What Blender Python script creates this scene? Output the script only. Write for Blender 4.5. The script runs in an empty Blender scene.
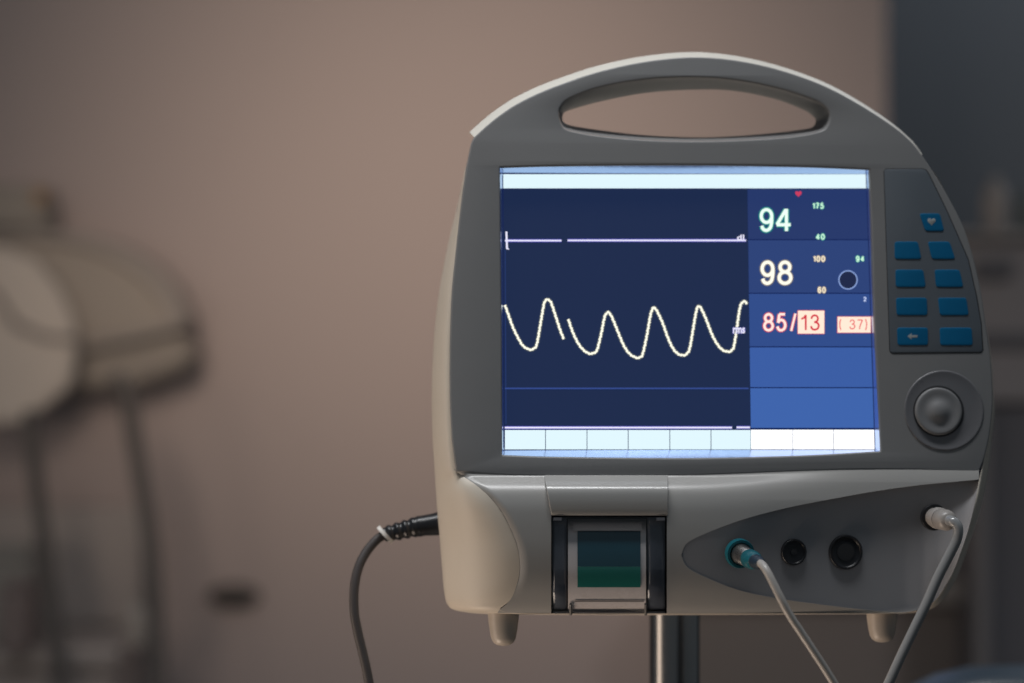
import bpy, bmesh, math, random
from mathutils import Vector, Matrix, Euler

random.seed(4)
S = bpy.context.scene
COL = S.collection
R = math.radians
W_, H_ = 1024, 683
LENS, CAMZ = 85.0, 1.15
K = 36.0 / LENS / W_                      # tangent per pixel

# ------------------------------------------------------------------ helpers
def link(o, parent=None):
    COL.objects.link(o)
    if parent is not None:
        o.parent = parent
    return o

def tag(o, label=None, cat=None, group=None, kind=None):
    if label: o['label'] = label
    if cat: o['category'] = cat
    if group: o['group'] = group
    if kind: o['kind'] = kind
    return o

def mesh_obj(name, verts, faces, mat, parent=None, smooth=None):
    me = bpy.data.meshes.new(name)
    me.from_pydata([tuple(v) for v in verts], [], faces)
    bm = bmesh.new(); bm.from_mesh(me)
    bmesh.ops.remove_doubles(bm, verts=bm.verts, dist=1e-6)
    bmesh.ops.recalc_face_normals(bm, faces=bm.faces)
    bm.to_mesh(me); bm.free()
    if smooth is not None:
        me.shade_smooth(); me.set_sharp_from_angle(angle=R(smooth))
    me.materials.append(mat)
    return link(bpy.data.objects.new(name, me), parent)

class MB:
    """collects vertices and faces of ONE mesh"""
    def __init__(s): s.v = []; s.f = []
    def add(s, verts, faces):
        n = len(s.v); s.v += [Vector(v) for v in verts]
        s.f += [[i + n for i in f] for f in faces]
        return s
    def box(s, lo, hi):
        x0, y0, z0 = lo; x1, y1, z1 = hi
        return s.add([(x0,y0,z0),(x1,y0,z0),(x1,y1,z0),(x0,y1,z0),(x0,y0,z1),(x1,y0,z1),(x1,y1,z1),(x0,y1,z1)],
                     [(0,3,2,1),(4,5,6,7),(0,1,5,4),(1,2,6,5),(2,3,7,6),(3,0,4,7)])
    def grid(s, rows, wrap=False, caps=False):
        n = len(rows[0]); vs = [p for r in rows for p in r]; fs = []
        for i in range(len(rows) - 1):
            for j in range(n if wrap else n - 1):
                k = (j + 1) % n
                fs.append((i*n+j, i*n+k, (i+1)*n+k, (i+1)*n+j))
        if caps:
            fs.append(tuple(reversed(range(n)))); fs.append(tuple((len(rows)-1)*n + j for j in range(n)))
        return s.add(vs, fs)
    def tube(s, pts, rad, n=14, caps=True):
        """swept tube; rad a number or one per point"""
        pts = [Vector(p) for p in pts]; rows = []
        if not isinstance(rad, (list, tuple)): rad = [rad] * len(pts)
        up = None
        for i, p in enumerate(pts):
            t = (pts[min(i+1, len(pts)-1)] - pts[max(i-1, 0)]).normalized()
            if up is None:
                up = Vector((0,0,1)) if abs(t.z) < .9 else Vector((1,0,0))
            a = t.cross(up).normalized(); b = a.cross(t).normalized(); up = b
            rows.append([p + (a*math.cos(2*math.pi*k/n) + b*math.sin(2*math.pi*k/n)) * rad[i] for k in range(n)])
        return s.grid(rows, wrap=True, caps=caps)
    def stack(s, p, axis, prof, n=28):
        """lathe about an axis: prof = [(distance along, radius)]"""
        axis = Vector(axis).normalized(); p = Vector(p)
        u = axis.orthogonal().normalized(); w = axis.cross(u)
        rows = [[p + axis*d + (u*math.cos(2*math.pi*k/n) + w*math.sin(2*math.pi*k/n))*max(r, 1e-5) for k in range(n)] for d, r in prof]
        return s.grid(rows, wrap=True, caps=True)
    def build(s, name, mat, parent=None, smooth=40, bevel=0, seg=3):
        o = mesh_obj(name, s.v, s.f, mat, parent, smooth)
        if bevel:
            m = o.modifiers.new('bevel', 'BEVEL'); m.width = bevel; m.segments = seg
            m.limit_method = 'ANGLE'; m.angle_limit = R(35)
        return o

def spline(pts, per=8, closed=False):
    """Catmull-Rom through tuples of any length"""
    n = len(pts); out = []
    rng = range(n if closed else n - 1)
    for i in rng:
        if closed:
            p0, p1, p2, p3 = pts[(i-1) % n], pts[i], pts[(i+1) % n], pts[(i+2) % n]
        else:
            p1, p2 = pts[i], pts[i+1]
            p0 = pts[i-1] if i else tuple(2*a-b for a, b in zip(p1, p2))
            p3 = pts[i+2] if i+2 < n else tuple(2*b-a for a, b in zip(p1, p2))
        for k in range(per):
            t = k / per
            out.append(tuple(.5*((2*b) + (c-a)*t + (2*a-5*b+4*c-d)*t*t + (-a+3*b-3*c+d)*t**3)
                             for a, b, c, d in zip(p0, p1, p2, p3)))
    if not closed: out.append(tuple(pts[-1]))
    return out

def lerp_table(tab, x):
    if x <= tab[0][0]: return tab[0][1]
    for (a, fa), (b, fb) in zip(tab, tab[1:]):
        if x <= b: return fa + (fb-fa) * (x-a) / (b-a)
    return tab[-1][1]

def smoothstep(t):
    t = min(1, max(0, t)); return t*t*(3-2*t)

# ------------------------------------------------------------------ materials
def new_mat(name):
    m = bpy.data.materials.new(name); m.use_nodes = True
    nt = m.node_tree; return m, nt, nt.nodes['Principled BSDF']

def plastic(name, col, rough=.45, var=.05, scale=60, bump=.03, bscale=900, metallic=0, coat=0, spec=.5):
    """painted / moulded plastic: faint tone mottling and a fine grain"""
    m, nt, p = new_mat(name); N = nt.nodes; L = nt.links
    tc = N.new('ShaderNodeTexCoord')
    no = N.new('ShaderNodeTexNoise'); no.inputs['Scale'].default_value = scale; no.inputs['Detail'].default_value = 5
    L.new(tc.outputs['Object'], no.inputs['Vector'])
    mx = N.new('ShaderNodeMix'); mx.data_type = 'RGBA'
    mx.inputs[6].default_value = tuple(c*(1-var) for c in col) + (1,)
    mx.inputs[7].default_value = tuple(min(1, c*(1+var)) for c in col) + (1,)
    L.new(no.outputs['Fac'], mx.inputs[0]); L.new(mx.outputs[2], p.inputs['Base Color'])
    mr = N.new('ShaderNodeMapRange'); mr.inputs['To Min'].default_value = max(0.02, rough-.10); mr.inputs['To Max'].default_value = rough+.10
    n3 = N.new('ShaderNodeTexNoise'); n3.inputs['Scale'].default_value = scale*.35; n3.inputs['Detail'].default_value = 7; n3.inputs['Roughness'].default_value = .7
    L.new(tc.outputs['Object'], n3.inputs['Vector']); L.new(n3.outputs['Fac'], mr.inputs['Value']); L.new(mr.outputs[0], p.inputs['Roughness'])
    p.inputs['Metallic'].default_value = metallic
    p.inputs['Specular IOR Level'].default_value = spec
    p.inputs['Coat Weight'].default_value = coat
    if bump:
        n2 = N.new('ShaderNodeTexNoise'); n2.inputs['Scale'].default_value = bscale; n2.inputs['Detail'].default_value = 2
        L.new(tc.outputs['Object'], n2.inputs['Vector'])
        b = N.new('ShaderNodeBump'); b.inputs['Strength'].default_value = bump; b.inputs['Distance'].default_value = .001
        L.new(n2.outputs['Fac'], b.inputs['Height']); L.new(b.outputs['Normal'], p.inputs['Normal'])
    return m

def lin(c):
    return tuple(((v/255+.055)/1.055)**2.4 if v > 10.3 else v/255/12.92 for v in c)

def glow(name, rgb, strength=1.0):
    """lit pixels of the display and the bloom painted round them; rgb is the colour the screen shows"""
    m, nt, p = new_mat(name)
    p.inputs['Base Color'].default_value = (.01, .01, .012, 1); p.inputs['Roughness'].default_value = .35; p.inputs['Specular IOR Level'].default_value = .08
    p.inputs['Emission Color'].default_value = lin(rgb) + (1,); p.inputs['Emission Strength'].default_value = strength
    return m

def lcd(name, a, b, axis=2, lo=-.08, hi=.08):
    """backlit panel whose brightness drifts slowly across the glass"""
    m, nt, p = new_mat(name); N = nt.nodes; L = nt.links
    p.inputs['Base Color'].default_value = (.01, .01, .012, 1); p.inputs['Roughness'].default_value = .35; p.inputs['Specular IOR Level'].default_value = .08
    tc = N.new('ShaderNodeTexCoord'); sp = N.new('ShaderNodeSeparateXYZ'); L.new(tc.outputs['Object'], sp.inputs[0])
    mr = N.new('ShaderNodeMapRange'); mr.inputs['From Min'].default_value = lo; mr.inputs['From Max'].default_value = hi
    L.new(sp.outputs[axis], mr.inputs['Value'])
    mx = N.new('ShaderNodeMix'); mx.data_type = 'RGBA'
    mx.inputs[6].default_value = lin(a)+(1,); mx.inputs[7].default_value = lin(b)+(1,)
    L.new(mr.outputs[0], mx.inputs[0]); L.new(mx.outputs[2], p.inputs['Emission Color'])
    p.inputs['Emission Strength'].default_value = 1
    return m

CREAM = plastic('cream_plastic', (.60, .54, .46), .48, .03, 40, .04, 1400)
CAPM = plastic('ivory_plastic', (.66, .63, .57), .42, .03, 40, .03, 1400)
BEZEL = plastic('graphite_plastic', (.200, .200, .202), .46, .04, 50, .05, 1500)
PANEL = plastic('warm_grey_plastic', (.345, .337, .325), .32, .03, 40, .03, 1400)
LEAF = plastic('slate_plastic', (.262, .264, .28), .45, .04, 50, .03, 1400)
KEYP = plastic('blue_grey_film', (.095, .112, .132), .5, .04, 60, .03, 1500)
BUTTON = plastic('blue_rubber', (.002, .112, .25), .55, .06, 120, .04, 1200, spec=.15)
SYMB = plastic('pale_print', (.34, .36, .36), .5, .04, 200, 0)
DIALM = plastic('dial_plastic', (.15, .15, .16), .30, .04, 60, .03, 1500)
BLACK = plastic('black_plastic', (.012, .013, .016), .32, .1, 80, .04, 900)
GROOVE = plastic('groove_shadow', (.02, .021, .024), .6, .1, 80, 0)
TEAL = plastic('teal_plastic', (.008, .10, .13), .22, .06, 120, .02, 900)
STEEL = plastic('brushed_steel', (.42, .41, .40), .28, .05, 200, .03, 1500, metallic=1)
CHROME = plastic('polished_steel', (.29, .285, .28), .25, .03, 30, .01, 700, metallic=1)
CABLE = plastic('grey_cable_sheath', (.37, .35, .33), .35, .05, 120, .04, 900)
HOSE = plastic('clear_grey_hose', (.25, .255, .26), .22, .05, 120, .02, 900, coat=.3)
LUER = plastic('pale_connector_plastic', (.30, .28, .265), .35, .04, 120, .02, 900)
DARKCORD = plastic('black_rubber_cord', (.062, .052, .050), .5, .1, 90, .06, 900)
WHITEP = plastic('white_plastic', (.75, .72, .68), .4, .03, 90, .02, 900)
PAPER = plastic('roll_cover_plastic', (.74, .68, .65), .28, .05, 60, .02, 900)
TEALD = plastic('dark_teal_label', (.012, .075, .105), .3, .08, 90, 0)
GREEN = plastic('green_label', (.018, .20, .16), .3, .06, 90, 0)

def smoky():
    m, nt, p = new_mat('smoky_clear_plastic'); N = nt.nodes; L = nt.links
    tr = N.new('ShaderNodeBsdfTransparent'); tr.inputs[0].default_value = (.90, .91, .93, 1)
    gl = N.new('ShaderNodeBsdfGlossy'); gl.inputs['Roughness'].default_value = .08; gl.inputs[0].default_value = (.9, .9, .92, 1)
    lw = N.new('ShaderNodeLayerWeight'); lw.inputs['Blend'].default_value = .5
    pw = N.new('ShaderNodeMath'); pw.operation = 'POWER'; pw.inputs[1].default_value = 4; L.new(lw.outputs['Facing'], pw.inputs[0])
    fr = N.new('ShaderNodeMath'); fr.operation = 'MULTIPLY_ADD'; fr.inputs[1].default_value = .6; fr.inputs[2].default_value = .05; L.new(pw.outputs[0], fr.inputs[0])
    mx = N.new('ShaderNodeMixShader')
    L.new(fr.outputs[0], mx.inputs[0]); L.new(tr.outputs[0], mx.inputs[1]); L.new(gl.outputs[0], mx.inputs[2])
    L.new(mx.outputs[0], N['Material Output'].inputs['Surface'])
    return m
SMOKY = smoky()

# ------------------------------------------------------------------ camera
cd = bpy.data.cameras.new('camera'); cam = link(bpy.data.objects.new('camera', cd))
cam.location = (0, 0, CAMZ); cam.rotation_euler = (R(90), 0, 0)
cd.lens = LENS; cd.sensor_width = 36; cd.clip_start = .05; cd.clip_end = 60
cd.dof.use_dof = True; cd.dof.focus_distance = 1.347; cd.dof.aperture_fstop = 2.75; cd.dof.aperture_blades = 9
S.camera = cam

def Wp(px, py, d):
    """world point seen at pixel px,py at distance d in front of the camera"""
    return Vector(((px-512)*K*d, d, CAMZ - (py-341.5)*K*d))

# ------------------------------------------------------------------ the monitor's own frame
# local x right, z up, y into the body; the front of the bezel lies in y = 0
MROT = Euler((R(-6.69), R(-0.06), R(4.22))).to_matrix()
MPOS = Vector((.1003, 1.3772, CAMZ + .0176))
BASE = Vector((.012, .06, -.1665))         # foot of the body in that frame

def U(px, py, y=0.0):
    """point of the monitor's plane y (metres) that the pixel sees, relative to its base"""
    d = MROT.transposed() @ Vector(((px-512)*K, 1, -(py-341.5)*K))
    o = MROT.transposed() @ (Vector((0, 0, CAMZ)) - MPOS)
    return o + d * ((y - o.y) / d.y) - BASE
MM = .001

mon = bpy.data.objects.new('patient_monitor', None); link(mon)
mon.location = MPOS + MROT @ BASE; mon.rotation_euler = MROT.to_euler()
mon.empty_display_size = .05
tag(mon, 'portable patient monitor with carry handle and lit blue screen on a steel pole', 'medical monitor')

def plate(name, outer, holes, y0, y1, mat, parent, bevel=.8*MM, res=2):
    """flat plate with holes between depths y0 < y1, rounded edges; outlines in pixels at depth y0"""
    cu = bpy.data.curves.new(name, 'CURVE'); cu.dimensions = '2D'; cu.fill_mode = 'BOTH'
    for ring in [outer] + holes:
        sp = cu.splines.new('POLY'); sp.points.add(len(ring)-1); sp.use_cyclic_u = True
        for k, q in enumerate(ring):
            p = U(q[0], q[1], y0); sp.points[k].co = (p.x, p.z, 0, 1)
    cu.extrude = max(1e-5, (y1-y0)/2 - bevel); cu.bevel_depth = bevel; cu.bevel_resolution = res; cu.offset = -bevel
    tmp = bpy.data.objects.new(name, cu); COL.objects.link(tmp)
    dg = bpy.context.evaluated_depsgraph_get()
    me = bpy.data.meshes.new_from_object(tmp.evaluated_get(dg))
    bpy.data.objects.remove(tmp); bpy.data.curves.remove(cu)
    ym = (y0+y1)/2 - BASE.y
    for v in me.vertices:
        x, y, z = v.co; v.co = (x, ym - z, y)
    bm = bmesh.new(); bm.from_mesh(me); bmesh.ops.remove_doubles(bm, verts=bm.verts, dist=1e-6)
    bmesh.ops.recalc_face_normals(bm, faces=bm.faces); bm.to_mesh(me); bm.free()
    me.shade_smooth(); me.set_sharp_from_angle(angle=R(32))
    me.materials.clear(); me.materials.append(mat); me.name = name
    return link(bpy.data.objects.new(name, me), parent)

# ---- outlines traced on the front face
arc = [(474,137),(487,125),(500.5,114.3),(516.7,103.6),(538,93),(560.6,84),(596,72),(640,62),(684,57),(720,58),(760,64.5),(800,76),(837,91.5),(881,117.5),(910,140)]
right = [(931,168),(948.5,197),(966,233),(979,280),(987,330),(991.5,365),(993,400),(990.5,430),(985.5,455),(979,473)]
bottom = [(940,470.5),(860,470),(780,472.5),(700,475.5),(620,477),(540,476.5),(490,474.5),(456,471.5)]
left = [(452,440),(450,400),(449.8,360),(450.3,330),(452,290),(456,250),(461,205),(466,170),(471.5,142)]
outline = spline(arc + right, 6) + spline(bottom, 4)[1:] + spline(left, 6)
hole_front = spline([(559,113),(561,106.5),(569,99),(598.6,87.8),(642.5,80),(686.5,77.5),(730,79.5),(774,87.5),(809.5,98.4),(824,106),(829.5,115),(827,126),
                     (818,131.5),(789,136.6),(745,139.6),(692,140.8),(642.5,139.4),(598.6,135.5),(569,130),(561.5,124)], 6, closed=True)
lip = [(500.1,168.3)] + spline([(500.6,167.7),(560,166.2),(685,165.2),(800,167),(868.5,169.6)], 8) + [(869.6,170.3)] + \
      spline([(871.5,220),(875,330),(880.6,449)], 6) + [(880.3,450.6)] + spline([(879.6,451.2),(800,455.5),(690,458),(560,456.8),(503,455)], 8) + [(502.2,454.4)] + \
      spline([(502.2,449),(501.6,330),(500.5,230),(500.0,172)], 6)
bez = plate('front_bezel', outline, [hole_front, lip], 0, 12*MM, BEZEL, mon, 1.1*MM, 3)

# rear half of the carry handle: same arch, smaller opening
arch = spline(arc + right[:2], 6) + [(945,199),(700,156),(478,199)] + spline(left[-4:], 5)
grip = plate('handle_grip', [(x*1.0+.6, y+1.5) for x, y in arch], [[(693+(x-693)*1.05, 110+(y-112)*1.15) for x, y in hole_front]], 12.2*MM, 22*MM, BEZEL, mon, 2.2*MM, 3)
hole_back = spline([(562.4,118.5),(563.6,113.4),(569,110.4),(598.6,102),(642.5,93.4),(686.5,90),(730.4,90.5),(774,98.7),(803.7,110),(813,116.3),(815.6,121),(812.5,127),
                    (803,129.4),(774,133),(730,136.5),(692,137.4),(642.5,135),(598.6,130),(572,125.7),(564.2,122.5)], 6, closed=True)
hf = [Vector(p) for p in hole_front]; hb = [Vector(p) for p in hole_back]
cen = Vector((690,112))
def by_angle(ring, m=180):
    """resample a ring so that its points lie at even angles about the opening's middle, squashed to the opening's shape"""
    out = []; an = [(math.atan2((p.y-cen.y)*4.2, p.x-cen.x), p) for p in ring]; an.sort(key=lambda q: q[0])
    an = [(an[-1][0]-2*math.pi, an[-1][1])] + an + [(an[0][0]+2*math.pi, an[0][1])]
    for k in range(m):
        a = -math.pi + 2*math.pi*k/m
        for (a0, p0), (a1, p1) in zip(an, an[1:]):
            if a0 <= a <= a1: out.append(p0.lerp(p1, (a-a0)/max(1e-9, a1-a0))); break
    return out
hf, hb = by_angle(hf), by_angle(hb)
tr = []
for f, d in ((-.02,.9),(.04,1.6),(.12,3.5),(.35,8),(.7,15),(.93,20),(1.0,23),(.95,25),(.7,26)):
    tr.append([U(*(a.lerp(b, f)), d*MM) for a, b in zip(hf, hb)])
MB().grid(tr, wrap=True).build('finger_opening', BEZEL, grip, 60)

# ivory cap along the top of the handle
capin = spline(arc + [(922,154)], 10)
rows = []
n = len(capin)
tabw = [(474,6.6),(520,6.2),(600,5.6),(700,4.6),(780,3.4),(850,2.6),(900,1.5),(922,.25)]
for i, (x, y) in enumerate(capin):
    a = Vector(capin[max(i-1,0)]); b = Vector(capin[min(i+1,n-1)]); t = (b-a).normalized(); nn = Vector((t.y, -t.x))
    w = lerp_table(tabw, x)
    q0 = Vector((x,y)) - nn*1.2; q1 = Vector((x,y)) + nn*w*.82; q2 = Vector((x,y)) + nn*w
    rows.append([U(q0.x,q0.y,.5*MM), U(q0.x+nn.x*w*.14,q0.y+nn.y*w*.14,.45*MM), U(q1.x,q1.y,7.0*MM), U(q2.x,q2.y,11*MM), U(q2.x,q2.y+.3,16*MM), U(q1.x,q1.y+1,22.5*MM), U(q0.x,q0.y+1,22.5*MM)])
MB().grid(rows, wrap=True, caps=True).build('handle_cap', CAPM, mon, 30)

# chamfer from the bezel's lip down to the glass
inner = [(502.6,173.2),(866.6,174.0),(875.1,449.6),(504.0,450.2)]
def on_rect(p):
    """nearest matching point of the glass outline for a point of the lip"""
    x, y = p
    tx = min(1, max(0, (x-499.5)/(870-499.5))) if y < 200 else min(1, max(0, (x-501.5)/(880-501.5)))
    ty = min(1, max(0, (y-169)/(453-169)))
    if y < 170.8 and x < 870.2: ty = 0
    if y > 450.5: ty = 1
    if ty not in (0, 1): tx = 0 if x < 690 else 1
    A = Vector(inner[0]).lerp(Vector(inner[1]), tx); B = Vector(inner[3]).lerp(Vector(inner[2]), tx)
    return A.lerp(B, ty)
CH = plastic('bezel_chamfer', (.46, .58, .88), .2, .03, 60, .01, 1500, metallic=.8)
YS = 8*MM
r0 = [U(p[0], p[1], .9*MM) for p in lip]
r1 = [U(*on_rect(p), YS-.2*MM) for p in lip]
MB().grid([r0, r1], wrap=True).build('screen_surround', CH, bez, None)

# ---- display
def quad(c, y):                             # c = four pixel corners
    return [U(px, py, y) for px, py in c]
def poly_obj(name, ring, y, mat, parent):
    return mesh_obj(name, [U(px, py, y) for px, py in ring], [tuple(range(len(ring)))], mat, parent)
Lx = lambda py: 502.6 + (py-173)*.0052      # left and right edge of the glass, divider between the two fields
Rx = lambda py: 866.6 + (py-174)*.0308
Dx = lambda py: 747.3 + (py-188)*.0140
scr = poly_obj('screen', [(501,171.5),(868.5,172),(877,451.5),(502.5,452)], YS, glow('screen_black', (14,24,60)), mon)
NAVY = lcd('navy_field', (23,38,73), (28,42,75))
BLUE = [lcd('blue_field', *c) for c in [((42,62,114),(38,56,106)), ((46,70,126),(44,66,120)), ((56,90,162),(48,76,138)), ((62,99,174),(58,93,164)), ((67,105,178),(62,100,172))]]
WBAR = glow('white_bar', (226,248,255), 1.0); WHOT = glow('hot_white_bar', (253,254,255), 1.35)
EDGEB = glow('blue_edge', (14,32,84))
L1, L2, L3, L4 = YS-.10*MM, YS-.20*MM, YS-.30*MM, YS-.42*MM
def rect(name, x0, y0, x1, y1, y, mat): # x's may be callables
    g = lambda f, v: f(v) if callable(f) else f
    return poly_obj(name, [(g(x0,y0),y0),(g(x1,y0),y0),(g(x1,y1),y1),(g(x0,y1),y1)], y, mat, scr)
rect('edge_line', Lx, 172.2, Rx, 450.6, YS-.05*MM, EDGEB)
rect('title_bar', lambda v: Lx(v)+.6, 174.2, lambda v: Rx(v)-.9, 188.3, L1, WBAR)
rect('waveform_field', lambda v: Lx(v)+.5, 189, Dx, 428.8, L1, NAVY)
cells = [189, 240.2, 293.8, 347.4, 388.2, 428.9]
for k in range(5):
    rect('reading_field', lambda v: Dx(v)+.2, cells[k], lambda v: Rx(v)-.6, cells[k+1]-1.05, L1, BLUE[k])
xs = [504.6, 545.5, 587, 628.2, 669.8, 711, 751]
for a, b in zip(xs, xs[1:]):
    rect('soft_key', a+.35, 430, b-.35, 449.4, L1, WBAR)
for a, b in ((751.2, 792.6), (793.2, 833.2)):
    rect('soft_key', a, 429.8, b, 449.2, L1, WHOT)
rect('soft_key', 833.8, 429.8, lambda v: Rx(v)-.6, 449.2, L1, WHOT)

def ribbon(name, pts, w, y, mat):
    """stroke of even width along a pixel path"""
    rows = []; n = len(pts)
    for i, p in enumerate(pts):
        a = Vector(pts[max(i-1,0)]); b = Vector(pts[min(i+1,n-1)]); t = (b-a).normalized(); nn = Vector((-t.y, t.x)) * (w/2)
        rows.append([U(p[0]+nn.x, p[1]+nn.y, y), U(p[0]-nn.x, p[1]-nn.y, y)])
    return MB().grid(rows).build(name, mat, scr, None)
WHITEL = glow('white_line', (236,234,255), 1.0); LILAC = glow('lilac_halo', (92,88,190), 1.0)  # halo colours paint the bloom as wider strokes behind the lit ones
TRACE = glow('trace_cream', (255,253,232), 1.1); TRACEH = glow('trace_halo', (92,98,104), 1.0)
DIM = glow('dim_blue_line', (50,72,138)); DIM2 = glow('faint_blue_line', (36,56,108))
def hline(name, x0, x1, y, w=1.5, core=WHITEL, halo=LILAC):
    pts = [(x0+(x1-x0)*k/12, y) for k in range(13)]
    if halo: ribbon(name+'_halo', pts, w+1.5, L2, halo)
    ribbon(name, pts, w, L3, core)
hline('flat_trace', 505, 561.5, 240.6); hline('flat_trace', 567.5, 746, 240.4)
ribbon('scale_tick', [(506.4,231.5),(506.7,240),(507,248.5)], 1.9, L3, WHITEL)
ribbon('scale_tick', [(506.2,248.6),(509,249)], 1.2, L3-.02*MM, WHITEL)
hline('divider_line', 505, 748.5, 388.4, 1.6, DIM, None)
hline('sweep_line', 504.8, 732, 427.6, 1.6); hline('sweep_line', 736.5, 750, 427.4, 1.6)
ribbon('axis_line', [(505.2,250),(505.6,340),(506,424)], .9, L2, DIM2)
w1 = [(504.9,305),(508.5,315),(513.5,328.6),(521.3,343.5),(526,348),(530.8,349.7),(534.5,348),(537,343.5),(541,320.8),(544,303.8),(545.5,300.6),(547.7,299.5),(550,301),(552,305),(557.4,321.5),(560.5,331),(564,339.6)]
w2 = [(568.4,319.2),(571,327.5),(574.6,336.4),(578.5,343.8),(582.5,349),(587,352.6),(591,353.7),(595,352.4),(597.4,349),(601.3,333.3),(604,319.5),(605.8,314.2),(608.3,312.4),(610.8,315),(613.8,321.5),(621.7,341),(625.5,348.5),(629.5,353.7),(634,356.8),(638,357.9),(640.8,356.8),(642.8,353.7),(646.7,336.4),(650,317.5),(652,310),(653.8,307.6),(655.8,309.2),(658.5,314),(663,324),(668,338),(673,348.4),(678,353.8),(683.3,355.3),(687,353.6),(689.7,348.4),(692.5,333),(694.8,319),(696.8,309.2),(698.7,306.2),(701,308.2),(706,319),(712,334.5),(717.6,344.6),(723,350.2),(729,351.7),(731.8,350.2),(734,345.9),(737,327),(739.2,311.6),(741,304.4),(743.2,301.6),(745.6,302),(747.3,304.5)]
for w in (w1, w2):
    sp = spline(w, 6)
    ribbon('pulse_trace_halo', sp, 4.1, L2, TRACEH)
    fine = []                                   # even steps along the path, so that the plotted dots show
    for (xa, ya), (xb, yb) in zip(sp, sp[1:]):
        m = max(1, int(math.hypot(xb-xa, yb-ya)/.45))
        fine += [(xa+(xb-xa)*k/m, ya+(yb-ya)*k/m) for k in range(m)]
    rows = []; acc = 0
    for i, p in enumerate(fine):
        a = Vector(fine[max(i-2,0)]); b = Vector(fine[min(i+2,len(fine)-1)]); t = (b-a).normalized(); nn = Vector((-t.y, t.x))
        acc += (Vector(p)-Vector(fine[i-1])).length if i else 0
        hw = 1.06*(1 + .26*math.sin(acc*2*math.pi/2.9)); sh = .22*math.sin(acc*2*math.pi/5.8)
        rows.append([U(p[0]+nn.x*(hw+sh), p[1]+nn.y*(hw+sh), L3), U(p[0]-nn.x*(hw-sh), p[1]-nn.y*(hw-sh), L3)])
    MB().grid(rows).build('pulse_trace', TRACE, scr, None)

def text(name, s, box, y, mat, off=.0, halo=None, hoff=.03, hgrow=.9):
    """lettering stretched into a pixel box x0,y0,x1,y1 of the glass"""
    def make(nm, o, bx, yy, mt):
        cu = bpy.data.curves.new(nm, 'FONT'); cu.body = s; cu.size = 1; cu.offset = o; cu.resolution_u = 4
        tmp = bpy.data.objects.new(nm, cu); COL.objects.link(tmp)
        me = bpy.data.meshes.new_from_object(tmp.evaluated_get(bpy.context.evaluated_depsgraph_get()))
        bpy.data.objects.remove(tmp); bpy.data.curves.remove(cu)
        X = [v.co.x for v in me.vertices]; Y = [v.co.y for v in me.vertices]
        x0, x1, y0, y1 = min(X), max(X), min(Y), max(Y)
        for v in me.vertices:
            v.co = U(bx[0] + (v.co.x-x0)/(x1-x0)*(bx[2]-bx[0]), bx[3] - (v.co.y-y0)/(y1-y0)*(bx[3]-bx[1]), yy)
        me.materials.clear(); me.materials.append(mt); me.name = nm
        return link(bpy.data.objects.new(nm, me), scr)
    if halo:
        g = hgrow; make(name+'_halo', off+hoff, (box[0]-g, box[1]-g, box[2]+g, box[3]+g), y+.08*MM, halo)
    return make(name, off, box, y, mat)
def ell(cx, cy, rx, ry, n=28, a0=0, a1=360):
    return [(cx+rx*math.cos(R(a0+(a1-a0)*k/n)), cy+ry*math.sin(R(a0+(a1-a0)*k/n))) for k in range(n+1)]
NINE = [ell(.46,.69,.42,.31), spline([(.88,.69),(.875,.45),(.77,.13),(.47,0),(.2,.06),(.08,.22)], 6)]
GLYPH = {'9': NINE, '6': [[(1-x, 1-y) for x, y in st] for st in NINE], '4': [[(.66,1),(.02,.27)], [(.0,.27),(1,.27)], [(.70,1.03),(.70,-.03)]],
 '8': [ell(.5,.77,.38,.23), ell(.5,.27,.46,.27)], '0': [ell(.5,.5,.45,.5)], '1': [[(.16,.74),(.42,.84),(.58,1.02)], [(.58,1.03),(.58,-.03)]],
 '5': [[(.9,1),(.24,1)], [(.26,1.0),(.13,.47)], spline([(.12,.47),(.28,.60),(.5,.65),(.78,.56),(.92,.33),(.8,.1),(.5,0),(.2,.05),(.05,.24)], 6)],
 '3': [spline([(.08,.76),(.22,.94),(.48,1),(.76,.93),(.84,.75),(.72,.59),(.42,.53)], 6), spline([(.42,.53),(.78,.47),(.94,.28),(.8,.07),(.48,0),(.18,.06),(.05,.25)], 6)],
 '7': [[(.04,1),(.96,1)], spline([(.95,1),(.66,.6),(.46,.25),(.40,-.03)], 6)], '2': [spline([(.08,.72),(.2,.93),(.5,1),(.82,.92),(.9,.72),(.76,.48),(.35,.22),(.06,0)], 6), [(.04,0),(.96,0)]],
 '/': [[(.1,-.03),(.9,1.03)]], '(': [spline([(.8,1.1),(.35,.75),(.3,.3),(.8,-.15)], 6)], ')': [spline([(.2,1.1),(.65,.75),(.7,.3),(.2,-.15)], 6)]}
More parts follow.
